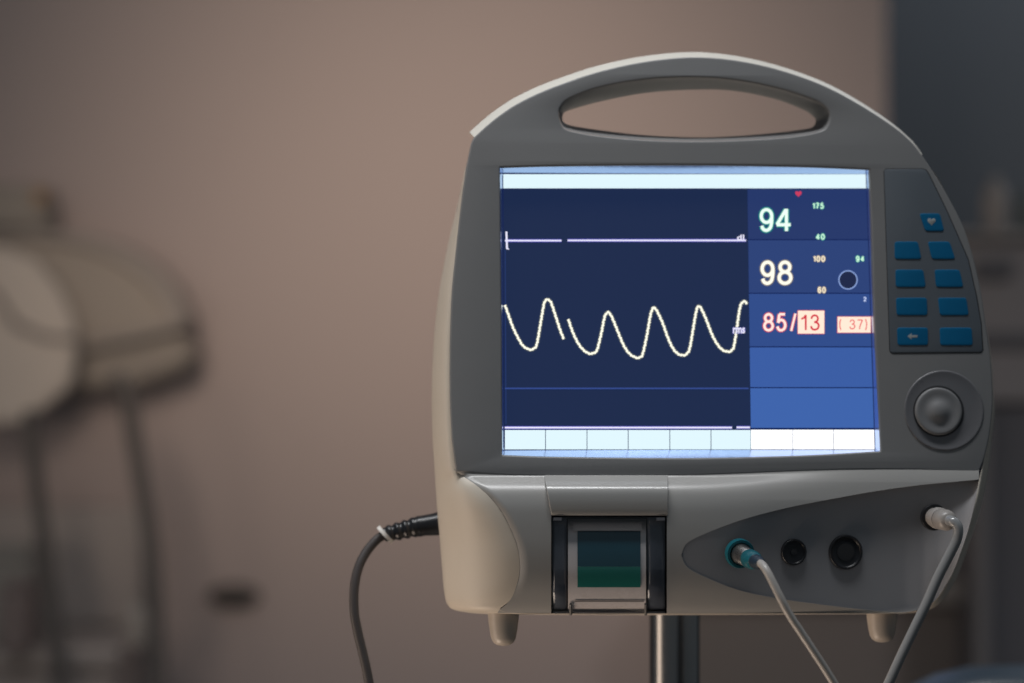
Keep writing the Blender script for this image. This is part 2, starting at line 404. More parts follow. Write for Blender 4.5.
def figure(name, s, box, y, mat, w, halo=None, hw=2.6, widths=None, gap=.13):
    """figures drawn as even strokes, as the display draws them; box is the outer pixel box"""
    ws = widths or [.62 if c == '1' else 1 for c in s]
    tot = sum(ws) + gap*(len(s)-1); x0, y0, x1, y1 = box; k = (x1-x0)/tot
    def put(nm, sw, yy, mt):
        m = MB(); x = x0; q = 0
        for c, cw in zip(s, ws):
            bw = cw*k
            for st in GLYPH.get(c, []):
                px = []
                for a, b in st:
                    if c == '1': a = (a-.16)/.42
                    px.append((x + w/2 + a*(bw-w), y1 - w/2 - b*(y1-y0-w)))
                rows = []; n = len(px)
                shut = (Vector(px[0])-Vector(px[-1])).length < .01
                for i, p in enumerate(px):
                    a = Vector(px[i-1] if i else (px[-2] if shut else px[0])); b = Vector(px[i+1] if i+1 < n else (px[1] if shut else px[-1]))
                    t = (b-a).normalized(); nn = Vector((-t.y, t.x))*(sw/2)
                    rows.append([U(p[0]+nn.x, p[1]+nn.y, yy-q), U(p[0]-nn.x, p[1]-nn.y, yy-q)])
                m.grid(rows); q += .004*MM
            x += bw + gap*k
        return m.build(nm, mt, scr, None)
    if halo: put(name+'_halo', w+hw, y+.09*MM, halo)
    return put(name, w, y, mat)
GRN = glow('green_white', (232,255,240), 1.1); GRNH = glow('green_halo', (30,138,134), 1.0)
GRN2 = glow('pale_green', (206,252,220), 1.0); CRM = glow('cream_white', (255,250,232), 1.1); CRMH = glow('cream_halo', (120,116,120), 1.0)
CRM2 = glow('small_cream', (255,238,206), 1.0); PINK = glow('pink_white', (255,226,216), 1.1); PINKH = glow('red_halo', (196,66,92), 1.0)
RED = glow('red_figure', (214,56,72), 1.0); RED2 = glow('pale_red_figure', (232,104,104), 1.0); CREAMB = glow('cream_box', (255,228,208), 1.08)
HEART = glow('red_heart', (206,62,96), 1.0); BLW = glow('pale_blue_figure', (206,220,255), 1.0)
figure('heart_rate_figure', '94', (759.2,208,792.2,231.9), L3, GRN, 3.1, GRNH, 2.5, widths=[1.0,1.1], gap=.02)
figure('upper_limit_figure', '175', (812.4,202.7,824,208.9), L3, GRN2, 1.25, GRNH, 1.4)
figure('lower_limit_figure', '40', (815.7,233.7,825,239.9), L3, GRN2, 1.25, GRNH, 1.4)
figure('oxygen_figure', '98', (760,260.5,793,285), L3, CRM, 3.3, CRMH, 2.2, gap=.06)
figure('upper_limit_figure', '100', (813,255.7,825.3,261.9), L3, CRM2, 1.25, CRMH, 1.4)
figure('lower_limit_figure', '60', (817.4,286.8,826,293.1), L3, CRM2, 1.25, CRMH, 1.4)
figure('pulse_figure', '94', (855.8,255.8,864.5,261.9), L3, GRN2, 1.25, GRNH, 1.4)
figure('small_figure', '2', (863.2,296.9,866.6,301.5), L3, BLW, .9)
figure('pressure_figure', '85', (762.8,313,787.2,331.5), L3, PINK, 2.5, PINKH, 1.8, gap=.12)
figure('slash', '/', (789.6,313,797.0,331.5), L3, PINK, 2.1, PINKH, 1.6)
def boxed(x0, y0, x1, y1):
    rect('alarm_box_edge', x0-.6, y0-.6, x1+.4, y1+.6, L2, PINKH); rect('alarm_box', x0, y0, x1, y1, L3, CREAMB)
boxed(797.9,310.7,824.3,333.6); boxed(837.6,316.8,870.6,332.6)
figure('pressure_figure', '13', (800.4,314.4,820.2,330.6), L4, RED, 1.9, widths=[.6,1], gap=.28)
figure('mean_pressure_figure', '( 37)', (838.6,319.4,867.8,329.4), L4, RED2, 1.15, widths=[.5,.75,1,1,.5], gap=.18)
text('lead_caption', 'dI', (737,234.6,744.2,240), L4, WHITEL, .02)
text('scale_caption', 'rms', (733,327.6,745,333.4), L4, WHITEL, .03, LILAC, .03, .4)
def heart_ring(cx, cy, w, h):
    out = []
    for k in range(40):
        t = 2*math.pi*k/40
        out.append((cx + w/2*math.sin(t)**3, cy - h/2*((13*math.cos(t)-5*math.cos(2*t)-2*math.cos(3*t)-math.cos(4*t))+2.5)/14.5))
    return out
poly_obj('heart_symbol', heart_ring(798.4, 194.2, 6.6, 6.2), L3, HEART, scr)
circ = lambda cx, cy, r, n=40: [(cx+r*math.cos(2*math.pi*k/n), cy+r*math.sin(2*math.pi*k/n)) for k in range(n)]
poly_obj('dial_ring', circ(848, 279.9, 9.6), L2, glow('ring_pale_blue', (150,176,232)), scr)
poly_obj('dial_disc', circ(848, 279.9, 8.6), L3, glow('ring_navy', (30,40,72)), scr)

# ---- keypad, buttons and dial on the right of the bezel
kp_ring = [(884.4,171),(885.6,169.2),(922.5,169),(926,170.2),(928.8,174.5),(947.4,212.7),(968,259.6),(976,295),(981,324),(982.6,350.4),(981,352),(892,352.8),(890.2,351)]
def grow(ring, g):
    cx = sum(p[0] for p in ring)/len(ring); cy = sum(p[1] for p in ring)/len(ring); n = len(ring); out = []
    for i, p in enumerate(ring):
        a, b = Vector(ring[i-1]), Vector(ring[(i+1) % n]); t = (b-a).normalized(); nn = Vector((t.y, -t.x))
        if nn.dot(Vector(p)-Vector((cx,cy))) < 0: nn = -nn
        out.append((p[0]+nn.x*g, p[1]+nn.y*g))
    return out
kp = plate('keypad', kp_ring, [], -.45*MM, .5*MM, KEYP, mon, .25*MM, 1)
plate('keypad_groove', grow(kp_ring, .9), [], -.12*MM, .4*MM, GROOVE, kp, .05*MM, 1)
btn = [[(919.5,213.3),(940,213.3),(944.4,231),(925.4,231)],
       [(894.6,241.4),(918,241.4),(921.6,259),(894.8,259)],[(927.7,241.4),(949.7,241.4),(955.5,259),(932,259)],
       [(895.5,269.5),(923.3,269.5),(926,287),(895.8,287)],[(934.5,269.5),(959.6,269.5),(963.7,287),(936.2,287)],
       [(896,297.6),(926.9,297.6),(927.7,315.2),(896.7,315.2)],[(938,297.6),(966.4,297.6),(969,315.2),(940,315.2)],
       [(897,327.5),(928,327.5),(928.2,345.2),(897.6,345.2)],[(939.7,327.5),(971.7,327.5),(973,345.2),(940.3,345.2)]]
def rounded(c, r=3.0, n=4):
    out = []; m = len(c)
    for i in range(m):
        p = Vector(c[i]); a = (Vector(c[i-1])-p).normalized(); b = (Vector(c[(i+1) % m])-p).normalized()
        for k in range(n+1):
            t = k/n; q = (p+a*r)*(1-t)**2 + p*2*t*(1-t) + (p+b*r)*t*t; out.append((q.x, q.y))
    return out
bo = [plate('button', rounded(b), [], -.85*MM, 0, BUTTON, kp, .3*MM, 2) for b in btn]
plate('heart_mark', heart_ring(931.6, 222.0, 8, 7.4), [], -.92*MM, -.6*MM, SYMB, bo[0], .03*MM, 1)
plate('arrow_mark', [(907.3,336.3),(911.6,333.2),(911.6,335.2),(917.5,335.2),(917.5,337.6),(911.6,337.6),(911.6,339.6)], [], -.92*MM, -.6*MM, SYMB, bo[7], .03*MM, 1)

AX = Vector((0,-1,0))                        # outwards from the front
dc = U(944, 410.5, 0)
px_mm = (U(945,410,0)-U(944,410,0)).length   # size of a pixel on the front
# the bezel is solid here: a low raised dish carries the knob
dish = MB().stack(dc, AX, [(-.0005, 40*px_mm),(.0003,39.7*px_mm),(.0006,38.8*px_mm),(.0005,37.6*px_mm),(.00012,34*px_mm),(.00005,27*px_mm),(.00005,1*px_mm)], 64).build('dial_dish', DIALM, mon, 50)
kc = U(938.6, 411.2, -.2*MM)
MB().stack(kc, AX, [(-.0002,25.4*px_mm),(.0002,25.4*px_mm),(.0004,24.0*px_mm)], 64).build('dial_groove', GROOVE, dish, 40)
prof = [(.0, 23.6), (.0035, 23.2), (.0046, 22.2), (.0047, 20.5), (.0040, 17.5), (.0036, 14.5), (.0042, 11.5), (.0060, 8.8), (.0078, 6.0), (.0088, 3.2), (.0091, .5)]
MB().stack(U(938.2,411.4,-.2*MM), AX, [(d*.40, r*px_mm) for d, r in prof], 64).build('dial_knob', plastic('knob_plastic', (.20,.20,.205), .46, .04, 60, .02, 1500), dish, 60)

# ---- rear shell: lofted from the front outline back to the silhouette
PROF = spline([(466,1.2),(473,.5),(476.5,-.2),(480,-2.7),(484,-5.4),(488,-7.3),(493,-8.7),(500,-9.6),(508,-10.0),(518,-9.8),(530,-9.2),(545,-8.1),(560,-6.5),(575,-4.3),(588,-1.5),(600,2.2),(608,5.4),(614,9),(618,12)], 6)
def dpanel(v):                               # depth of the lower panel, mm, by pixel height
    return lerp_table(PROF, v)
B0 = 3.0
st = [((474,150),(473.2,150),B0),((466.5,170),(465.6,167),B0),((461.5,205),(458,203),B0),((456.5,250),(447.5,247),B0),((452.5,290),(439.5,290),B0),((450.8,330),(434.8,330),B0),((450.3,360),(432.6,365),B0),
      ((450.5,400),(431.8,395),B0),((452.5,440),(432.4,435),B0),((456.3,470),(434.3,465),B0),
      ((463.5,476.5),(435.4,482),None),((476,485),(436.4,499),None),((489.5,497),(437.6,515),None),((502,513),(439.2,532),None),((513,535),(440.8,551),None),((518.5,553),(442.2,570),None),((519.5,572),(443.4,585),None),
      ((515.5,589),(445,597),None),((509.5,601),(447.6,604.5),None),((500,609.5),(456,610.5),None),((515,613),(488,614.2),None),((560,613.5),(550,614.8),None),((620,613.5),(620,615),None),((700,613.5),(700,614.8),None),((800,613.3),(800,614.3),None),((880,613),(880,613.8),None),
      ((908,612),(910,613),None),((924,608),(927,610.5),None),((938,597),(942,601),None),((953,572),(957,577),None),((966,537),(971,538),None),((974,507),(982,503),None),((979.5,478),(988.5,468),None),
      ((985,455),(991.5,440),B0),((989.8,430),(994.5,412),B0),((992.3,400),(993.5,392),B0),((991,365),(991.5,360),B0),((986.5,330),(986,328),B0),((978.5,280),(977,279),B0),((965.5,233),(963,232.5),B0),((948,197),(945,197),B0),((930.5,168),(927,168),B0),((905,152),(905,152),B0)]
flat = [(a[0],a[1],b[0],b[1], (dpanel(a[1])+(1.35*smoothstep((606-a[1])/30) if a[0] < 560 else -.15)) if d is None else d) for a, b, d in st]
loop = spline(flat, 4)
top = [(905-(905-474)*k/10, 152, 905-(905-474)*k/10, 152, B0+10) for k in range(1,10)]
loop = loop + top
D = .048
rings = []
for k in range(13):
    t = k/12*math.pi/2; s = math.sin(t); c = 1-math.cos(t); ring = []
    for fx, fy, sx, sy, d0 in loop:
        ring.append(U(fx+(sx-fx)*s, fy+(sy-fy)*s, d0*MM+(D-d0*MM)*c))
    rings.append(ring)
for depth, sc in ((.07,.996),(.095,.972),(.120,.93),(.138,.85),(.143,.76)):
    rings.append([U(712+(sx-712)*sc, 385+(sy-385)*sc, depth) for fx, fy, sx, sy, d0 in loop])
body = MB().grid(rings, wrap=True)
nl = len(loop); body.add(rings[-1], [tuple(range(nl))])
shell = body.build('rear_shell', CREAM, mon, 50)

# ---- lower front panel, split round the printer and the connector field
lb = spline([(452,467),(456,471.5),(463.5,476.5),(476,485),(489.5,497),(502,513),(513,535),(518.5,553),(519.5,572),(515.5,589),(509.5,601),(500,609.5),(497,613.5)], 8)
lbx = lambda v: lerp_table(sorted((y, x) for x, y in lb), v)
rb = spline([(985,455),(980.5,472),(979.5,478),(974,507),(966,537),(953,572),(938,597),(924,608),(908,612.5),(900,613.6)], 8)
rbx = lambda v: lerp_table(sorted((y, x) for x, y in rb), v)
vtop = lambda u: lerp_table([(456,471),(540,475.5),(700,474.5),(780,471.5),(860,469),(985,469.5)], u)
def dpan(u, v):
    # right of the printer the crease under the bezel sits higher
    sh = 8*smoothstep((u-690)/220); e = lerp_table([(470,1),(500,1),(600,0)], v)
    f = .85*smoothstep((u-680)/200)
    flat = lerp_table([(460,1.2),(468,.6),(474,-.2),(482,-1.2),(500,-2.4),(530,-2.2),(560,-.4),(580,2.2),(600,5.6),(614,9.8)], v)
    return dpanel(v + sh*e)*(1-f) + flat*f
def edge_round(u, a, v):
    return 1.5*max(0, 1-(u-a)/9)**2*smoothstep((606-v)/30)            # rolled edge where the panel meets the flank
def pan_rows(vs, x0, x1, nu, extra=0.0):
    rows = []
    for v in vs:
        a, b = x0(v), x1(v)
        rows.append([U(a+(b-a)*j/nu, v, (dpan(a+(b-a)*j/nu, v)+edge_round(a+(b-a)*j/nu, a, v))*MM) for j in range(nu+1)])
    return rows
fp = MB()
vs = [469+.9*k for k in range(162)]
fp.grid(pan_rows([v for v in vs if v <= 613.8], lbx, lambda v: 551.2, 44))
top_leaf = spline([(682,555),(683.2,549),(688,542.2),(703,534.6),(732.5,523),(762,514),(791,507),(830,499.3),(874.6,491.4),(919,485.2),(969.6,480.4),(979.2,479.4)], 6)
bot_leaf = spline([(682,555),(683.2,561),(689,568.5),(706,577.5),(738,590),(773,597.6),(817,604),(864,609.6),(900,612.4),(908,612.5)], 6)
tl = lambda u: lerp_table(top_leaf, u); bl = lambda u: lerp_table(bot_leaf, u)
us = [666.8 + (979-666.8)*k/150 for k in range(151)]
colA = []; colB = []; colC = []
for u in us:
    if u < 682: a = b = 555
    else: a, b = tl(u), bl(u)
    if u > 908: b = None
    v0 = vtop(u) - 4
    colA.append([U(u, v0+(a-v0)*j/40, dpan(u, v0+(a-v0)*j/40)*MM) for j in range(41)])
    if b is not None:
        colB.append([U(u, b+(613.8-b)*j/26, dpan(u, b+(613.8-b)*j/26)*MM) for j in range(27)])
fp.grid(colA); fp.grid(colB)
# ledge of the panel round the connector field, running 3 mm into the body
fp.grid([[U(u, v, dpan(u, v)*MM), U(u, v, (dpan(u, v)+9)*MM)] for u, v in [p for p in top_leaf]])
fp.grid([[U(u, v, dpan(u, v)*MM), U(u, v, (dpan(u, v)+4)*MM)] for u, v in [p for p in bot_leaf]])
panel = fp.build('front_panel', PANEL, mon, 50)
blr = lambda u: bl(u) if u <= 906 else lerp_table([(906,612.6),(924,608.6),(938,598),(953,573),(966,538),(974,508),(979.5,480)], u)
def dleaf(u, v):
    """the connector field is a nearly upright flat let into the bulging panel"""
    a, b = tl(u), blr(u)
    d0 = dpan(u, a) + .2 + 5.5*smoothstep((u-695)/140); d1 = dpan(u, b) + .25
    return (d0 + (d1-d0)*min(1, max(0, (v-a)/max(1, b-a))))*MM
rows = []
for u in [682 + (979.5-682)*(k/140)**1.35 for k in range(141)]:
    a, b = tl(u), blr(u)
    rows.append([U(u, a+(b-a)*j/40, dleaf(u, a+(b-a)*j/40)) for j in range(41)])
leaf = MB().grid(rows).build('connector_panel', LEAF, mon, 50)

def leaf_axis(px, py):
    n = (U(px, py-6, dleaf(px, py-6))-U(px, py+6, dleaf(px, py+6))).cross(U(px+6, py, dleaf(px+6, py))-U(px-6, py, dleaf(px-6, py))).normalized()
    return n if n.y < 0 else -n
def socket(name, px, py, r, hole, parent):
    p = U(px, py, dleaf(px, py)); k = px_mm; AX = leaf_axis(px, py)
    o = MB().stack(p, AX, [(-.003, r*k),(.0012, r*k),(.0018,(r-.8)*k),(.0018,(r-1.8)*k),(.0009,(r-2.6)*k),(.0006,hole*1.6*k),(.0006,hole*1.05*k)], 48).build(name, BLACK, parent, 40)
    MB().stack(p, AX, [(.0003, hole*k),(.0010, hole*k),(.0011, hole*.6*k)], 24).build('socket_hole', GROOVE, o, 40)
    return o
socket('round_socket', 793.3, 552, 13, 3.2, leaf); socket('round_socket', 845.3, 552, 17, 8.6, leaf)

# ---- printer
sag = lambda v: lerp_table([(515,0),(530,.4),(545,1.3),(560,2.6),(575,3.7),(588,5.0),(600,6.8),(614,8.2)], v)
pr = mesh_obj('printer', *(lambda m: (m.v, m.f))(MB().grid([[U(u, 516, -6*MM), U(u, 517, 22*MM), U(u, 606, 26*MM), U(u, 613.6, 10*MM)] for u in (550.8, 551.6, 580, 610, 640, 666.2, 667)])
        .add([U(550.9,514,-8*MM),U(550.9,514,22*MM),U(550.9,606,22*MM),U(550.9,613.8,10*MM),U(550.9,604,5*MM),U(550.9,590,.6*MM),U(550.9,560,-5*MM)], [(0,1,2,3,4,5,6)])
        .add([U(667.1,514,-8*MM),U(667.1,514,22*MM),U(667.1,606,22*MM),U(667.1,613.8,10*MM),U(667.1,604,5*MM),U(667.1,590,.6*MM),U(667.1,560,-5*MM)], [(0,1,2,3,4,5,6)])),
        plastic('printer_well', (.03,.03,.034), .4, .1, 80, 0), mon, 30)
cprof = spline([(470,1.6),(475,.2),(478.5,-3.4),(482.5,-8),(487,-11),(492,-12.4),(500,-12.6),(508,-12),(513,-11.2),(515,-10),(515.6,-7.5),(515.8,2)], 5)
lx = lambda v: 544.5 + max(0, v-478)*.19
cov = MB(); NU = 8
rows = [[U(lx(v)+(668-lx(v))*j/NU, v, d*MM) for j in range(NU+1)] for v, d in cprof]
cov.grid(rows)
cov.add([r[0] for r in rows], [tuple(range(len(rows)))]); cov.add([r[-1] for r in rows], [tuple(range(len(rows)))])
cov.build('printer_cover', plastic('cover_plastic', (.34, .335, .325), .24, .03, 40, .02, 1400), pr, 35, bevel=.4*MM, seg=2)
drum = MB(); dp = spline([(519,9),(524,3),(533,-2.5),(548,-5.4),(566,-6.2),(584,-5.4),(598,-2.8),(607,1.2),(612,6)], 5)
dp = [(v, d-2.6+sag(v)*1.12) for v, d in dp]
ddep = lambda v: lerp_table(dp, v)
drum.grid([[U(568+(646-568)*j/6, v, d*MM) for j in range(7)] for v, d in dp])
drum.add([U(568, v, d*MM) for v, d in dp], [tuple(range(len(dp)))]); drum.add([U(646, v, d*MM) for v, d in dp], [tuple(range(len(dp)))])
dr = drum.build('paper_drum', PAPER, pr, 40)
def band(name, x0, y0, x1, y1, lift, mat):
    return MB().grid([[U(x0+(x1-x0)*j/4, y0+(y1-y0)*k/10, (ddep(y0+(y1-y0)*k/10)-lift)*MM) for j in range(5)] for k in range(11)]).build(name, mat, dr, 40)
band('dark_label', 577.5, 531, 640.5, 566.5, .5, TEALD); band('green_label', 577.5, 566.6, 640.5, 587.3, .5, GREEN)
band('drum_lip', 574.5, 600.5, 644, 602, .8, plastic('lip_grey', (.22,.20,.19), .4, .05, 80, 0)); band('painted_sheen', 573, 522.5, 642, 530.5, 2.0, PAPER)  # upper pale strip is a painted reflection of the clear door
for a, b in ((552.4, 566.5), (647.5, 664.8)):
    rl = MB(); pf = spline([(517.5,-4),(530,-7),(560,-8.4),(588,-7),(602,-3),(610,2)], 5); pf = [(v, d+sag(v)) for v, d in pf]
    rl.grid([[U(a+(b-a)*f, v, (d+e)*MM) for f, e in ((0,14),(0,1.2),(.15,0),(.85,0),(1,1.2),(1,14))] for v, d in pf], caps=True)
    rl.build('side_rail', plastic('rail_plastic', (.075,.085,.105), .14, .1, 80, .02, 900), pr, 40)
door = MB(); dpf = spline([(517,-9.6),(526,-10.4),(545,-11.6),(566,-11.8),(585,-10.6),(598,-8),(607,-4),(613.2,1)], 6); dpf = [(v, d-2.2*math.sin((v-517)/96.2*math.pi)+sag(v)) for v, d in dpf]
front_rows = [[U(552.2+(665.4-552.2)*j/10, v, d*MM) for j in range(11)] for v, d in dpf]
door.grid(front_rows)
dob = door.build('printer_door', SMOKY, pr, 60)
MB().tube([U(553,612.6,10*MM), U(609,613.2,9.6*MM), U(665,612.6,10*MM)], .75*MM, 8).build('door_edge', plastic('door_edge_plastic', (.34,.31,.29), .25, .05, 80, 0), dob, 40)
for x in (570.6, 645.6):
    MB().tube([U(x,604,3.4*MM), U(x,609,6.2*MM), U(x,614.5,10*MM)], .8*MM, 8).build('door_latch', plastic('latch_plastic', (.12,.115,.11), .3, .05, 80, 0), dob, 40)
for x in (557.5, 660.5):
    MB().box(U(x-4,520.5,-10.8*MM)-Vector((0,0,0)), U(x+4,517.6,-10.0*MM)).build('hinge', plastic('hinge_plastic', (.10,.10,.11), .3, .05, 80, 0), dob, 30)

# ---- rubber feet under the body
for cx, ytop, ybot, dep in ((503.5, 609, 646, .022), (882, 608, 642.5, .022)):
    p = U(cx, ytop, dep); q = U(cx, ybot, dep); h = (p-q).length
    pf = [(0, 15.0),(.35,14.2),(.62,12.8),(.80,11.6),(.91,9.4),(.975,6),(1.0,1.5)]
    MB().stack(p, q-p, [(h*t, r*.6*MM) for t, r in pf], 32).build('foot', plastic('foot_plastic', (.42,.37,.32), .38, .04, 60, .03, 900), mon, 60)

# ------------------------------------------------------------------ pole that carries it
pole = bpy.data.objects.new('pole_stand', None); link(pole)
pc = Wp(674.5, 620, 1.462); pole.location = (pc.x, pc.y, 0)
tag(pole, 'polished steel pole of the stand carrying the monitor from below', 'stand')
ptop = (mon.matrix_basis @ Vector((0,0,0)))
MB().stack((0,0,0), (0,0,1), [(0,.0152),(.93,.0152),(pc.z+.008,.0152)], 40).build('pole', CHROME, pole, 40)
bs = MB()
bs.stack((0,0,.0), (0,0,1), [(0,.21),(.018,.21),(.03,.19),(.045,.04),(.07,.024)], 48)
bs.build('base', plastic('stand_base_paint', (.25,.24,.23), .4, .05, 30, .03), pole, 40)

# ------------------------------------------------------------------ cords plugged into the monitor
def world(p): return mon.location + MROT @ p
def thing(name, loc, label, cat, group=None):
    o = bpy.data.objects.new(name, None); o.location = loc; link(o)
    return tag(o, label, cat, group)
def inL(o, pts): return [Vector(p) - o.location for p in pts]

# power cord, left side
s0 = world(U(444,523.5,.058))
pcord = thing('power_cord', s0, 'black power cord with ribbed plug curving out of the left side', 'cord')
ax = [world(U(x, y, .058)) for x, y in ((444,523),(434,524.4),(424,525.6),(414,527.4),(404,529.8),(394,532.4),(384,535))]
plug = MB()
path = spline([tuple(p) for p in ax], 8); rr = []
pxw = (world(U(401,520,.058))-world(U(400,520,.058))).length
for i in range(len(path)):
    t = i/(len(path)-1)
    r = lerp_table([(0,12.4),(.2,11),(.34,10.2),(.42,10.6),(.47,9.6),(1,7.6)], t)
    if t > .47: r += .9*math.sin((t-.47)*2*math.pi*7.5)
    rr.append(r*pxw)
plug.tube(inL(pcord, path), rr, 20); plug.build('plug', BLACK, pcord, 50)
rg = MB(); c = path[-2]; t = (Vector(path[-1])-Vector(path[-6])).normalized(); t = (t+Vector((0,0,-.62))).normalized()
rows = []
u = t.orthogonal().normalized(); w = t.cross(u)
for k in range(28):
    a = 2*math.pi*k/28; e = u*math.cos(a)+w*math.sin(a)
    rows.append([Vector(c)-pcord.location + e*r*pxw + t*d*pxw for r, d in ((9.0,-1.9),(10.8,-1.9),(10.8,1.9),(9.0,1.9))])
rows.append(rows[0]); rg.grid(rows, wrap=True); rg.build('cable_clip', WHITEP, pcord, 40)
cp = spline([(385,534.8,.058),(377,539.5,.058),(367,551,.057),(359,566,.055),(354.5,586,.053),(354.2,611,.052),(358,633,.052),(362.5,652,.052),(367,672,.052),(372,700,.053),(380,740,.06),(388,820,.07),(390,960,.08),(388,1150,.09)], 10)
MB().tube(inL(pcord, [world(U(x,y,d)) for x, y, d in cp]), 4.7*pxw, 16).build('cable', DARKCORD, pcord, 60)

# grey sensor lead with the teal plug
s1 = world(U(740,553.5,-.008))
lead = thing('sensor_lead', s1, 'thin grey sensor lead with a teal collared plug beside the black sockets', 'cable')
a0, a1, a2, a3 = [world(U(*q)) for q in ((739.8,553.4,-.008),(749.5,558.6,-.026),(755.8,561.6,-.038),(760.6,563.6,-.046))]
lk = lambda p, q, prof: [( (q-p).length*t, r*px_mm) for t, r in prof]
o = MB().stack(a0-s1, a1-a0, [((a1-a0).length*t, r*px_mm) for t, r in ((-.08,14.4),(.05,14.4),(.14,13.6),(.14,11.2),(.06,10.8))], 36).build('flange', TEAL, lead, 40)
MB().stack(a0-s1, a1-a0, lk(a0, a1, ((.0,10.0),(.3,9.8),(.34,9.2),(1.0,9.0),(1.03,8.4))), 32).build('sleeve', STEEL, lead, 40)
MB().stack(a1-s1, a2-a1, lk(a1, a2, ((-.05,8.8),(.08,9.3),(.55,9.1),(.95,7.4),(1.0,6.6))), 32).build('collar', TEAL, lead, 40)
MB().stack(a2-s1, a3-a2, lk(a2, a3, ((-.1,7.0),(.5,6.6),(1.0,5.2),(1.1,4.4))), 32).build('boot', plastic('dark_blue_rubber', (.01,.025,.045), .4, .1, 80, .03), lead, 40)
cp = spline([(757.5,561.8,-.040),(762.5,565,-.050),(768.5,574,-.055),(779,595,-.057),(789,614,-.056),(801.5,633,-.054),(814,652,-.052),(824.5,668,-.05),(835,685,-.048),(849,708,-.045),(872,745,-.04),(905,830,-.03),(925,980,-.02),(930,1150,-.02)], 10)
MB().tube(inL(lead, [world(U(*q)) for q in cp]), 3.9*px_mm, 16).build('cable', CABLE, lead, 60)

# pale hose on the far right
s2 = world(U(936,518,-.006))
hose = thing('air_hose', s2, 'grey rubber hose bent down from a pale round connector at lower right', 'hose')
h0, h1, h2 = [world(U(*q)) for q in ((934,517.2,-.006),(941,518.8,-.020),(947.5,520.6,-.032))]
MB().stack(h0-s2, h1-h0, lk(h0, h1, ((-.1,13.2),(.02,13.2),(.08,12.4),(.08,6))), 32).build('socket_ring', BLACK, hose, 40)
MB().stack(h0-s2, h1-h0, lk(h0, h1, ((.0,9.2),(.25,9.2),(.28,8),(.5,8),(.54,10.6),(.9,10.6),(1.0,9.6))), 32).build('connector_collar', LUER, hose, 40)
MB().stack(h1-s2, h2-h1, lk(h1, h2, ((.0,8.4),(.15,10.0),(.8,10.2),(1.05,9.0),(1.18,6.6),(1.25,2.4))), 32).build('connector_cap', LUER, hose, 50)
cp = spline([(946,520,-.030),(951.5,521,-.036),(956.5,524.5,-.038),(958.2,531,-.038),(956,541,-.037),(949.5,554.5,-.036),(938,577,-.035),(927,602,-.034),(914,629,-.033),(902,654,-.032),(891,678,-.031),(883,696,-.03),(871,730,-.03),(850,830,-.03),(842,980,-.03),(840,1150,-.03)], 10)
MB().tube(inL(hose, [world(U(*q)) for q in cp]), [lerp_table([(0,5.4),(20,4.9),(130,4.6)], i)*px_mm for i in range(len(cp))], 18).build('hose_tube', HOSE, hose, 60)

# ------------------------------------------------------------------ the room behind
WALLM = plastic('painted_wall', (.546, .470, .458), .8, .035, 2.6, .05, 220, spec=.2)
DARKW = plastic('dark_wall', (.12, .13, .145), .8, .05, 3, .05, 220, spec=.2)
FLOORM = plastic('vinyl_floor', (.16,.145,.13), .5, .06, 6, .03, 200)
fl = MB().add([(-4,-2,0),(4,-2,0),(4,5,0),(-4,5,0)], [(0,1,2,3)]).build('floor', FLOORM, None, None); tag(fl, kind='structure', label='plain vinyl floor below the picture')
YW = 2.75
xe = Wp(886,0,YW).x
wl = MB().box((-2.6,YW,.002),(xe,YW+.12,2.9)).build('wall', WALLM, None, None); tag(wl, 'warm beige painted wall behind the monitor', 'wall')
dw = MB().box((xe-.3,3.6,.002),(3.0,3.7,2.9)).build('wall', DARKW, None, None); tag(dw, 'dark slate wall seen past the edge of the beige wall', 'wall')

# device at the left edge
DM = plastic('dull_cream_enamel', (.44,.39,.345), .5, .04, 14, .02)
DP = plastic('pale_diffuser', (.80,.72,.65), .5, .03, 14, .02)
DE = plastic('grey_edging', (.42,.38,.355), .55, .05, 14, .02)
YD = 2.66
dev = thing('ceiling_lamp', Wp(40,330,YD+.1), 'large cream lamp head with a domed housing and pale faceted front at the left edge', 'medical lamp')
def slab(name, ring, d0, d1, mat, parent, bevel=.006):
    a = [Wp(x, y, d0)-dev.location for x, y in ring]; b = [Wp(x, y, d0) + Vector((0,d1-d0,0)) - dev.location for x, y in ring]
    m = MB(); n = len(ring); m.add(a+b, [tuple(range(n)), tuple(range(n,2*n))] + [(i,(i+1)%n,n+(i+1)%n,n+i) for i in range(n)])
    return m.build(name, mat, parent, 40, bevel=bevel, seg=3)
dome = spline([(-60,246),(0,238),(50,239),(100,248),(140,267),(165,291),(177,318)], 8) + spline([(176,330),(120,338),(70,347),(0,350),(-60,350)], 6)
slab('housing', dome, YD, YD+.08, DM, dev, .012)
rim = spline([(-60,238),(0,231),(52,231),(104,240),(146,260),(174,287),(188,318)], 8) + [(182,330)] + spline([(168,318),(155,294),(132,272),(96,252.5),(50,242.5),(0,240.5),(-60,248)], 8)
slab('rim', rim, YD-.008, YD+.07, DE, dev, .004)
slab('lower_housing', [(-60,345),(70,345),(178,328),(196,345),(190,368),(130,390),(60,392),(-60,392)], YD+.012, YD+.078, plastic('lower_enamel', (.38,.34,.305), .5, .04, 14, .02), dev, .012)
slab('seam_band', [(70,341),(120,333),(181,318),(185,328),(120,344),(72,352)], YD-.008, YD+.05, DE, dev, .003)
face = [(-60,240),(0,247),(33,259),(58,288),(74,322),(76,350),(70,386),(28,421),(0,425),(-60,425)]
slab('diffuser', face, YD-.035, YD-.009, DP, dev, .006)
sm = [(-40,262),(-2,292),(18,322),(45,334),(77,337),(77,344),(44,341),(14,329),(-6,298),(-43,267)]
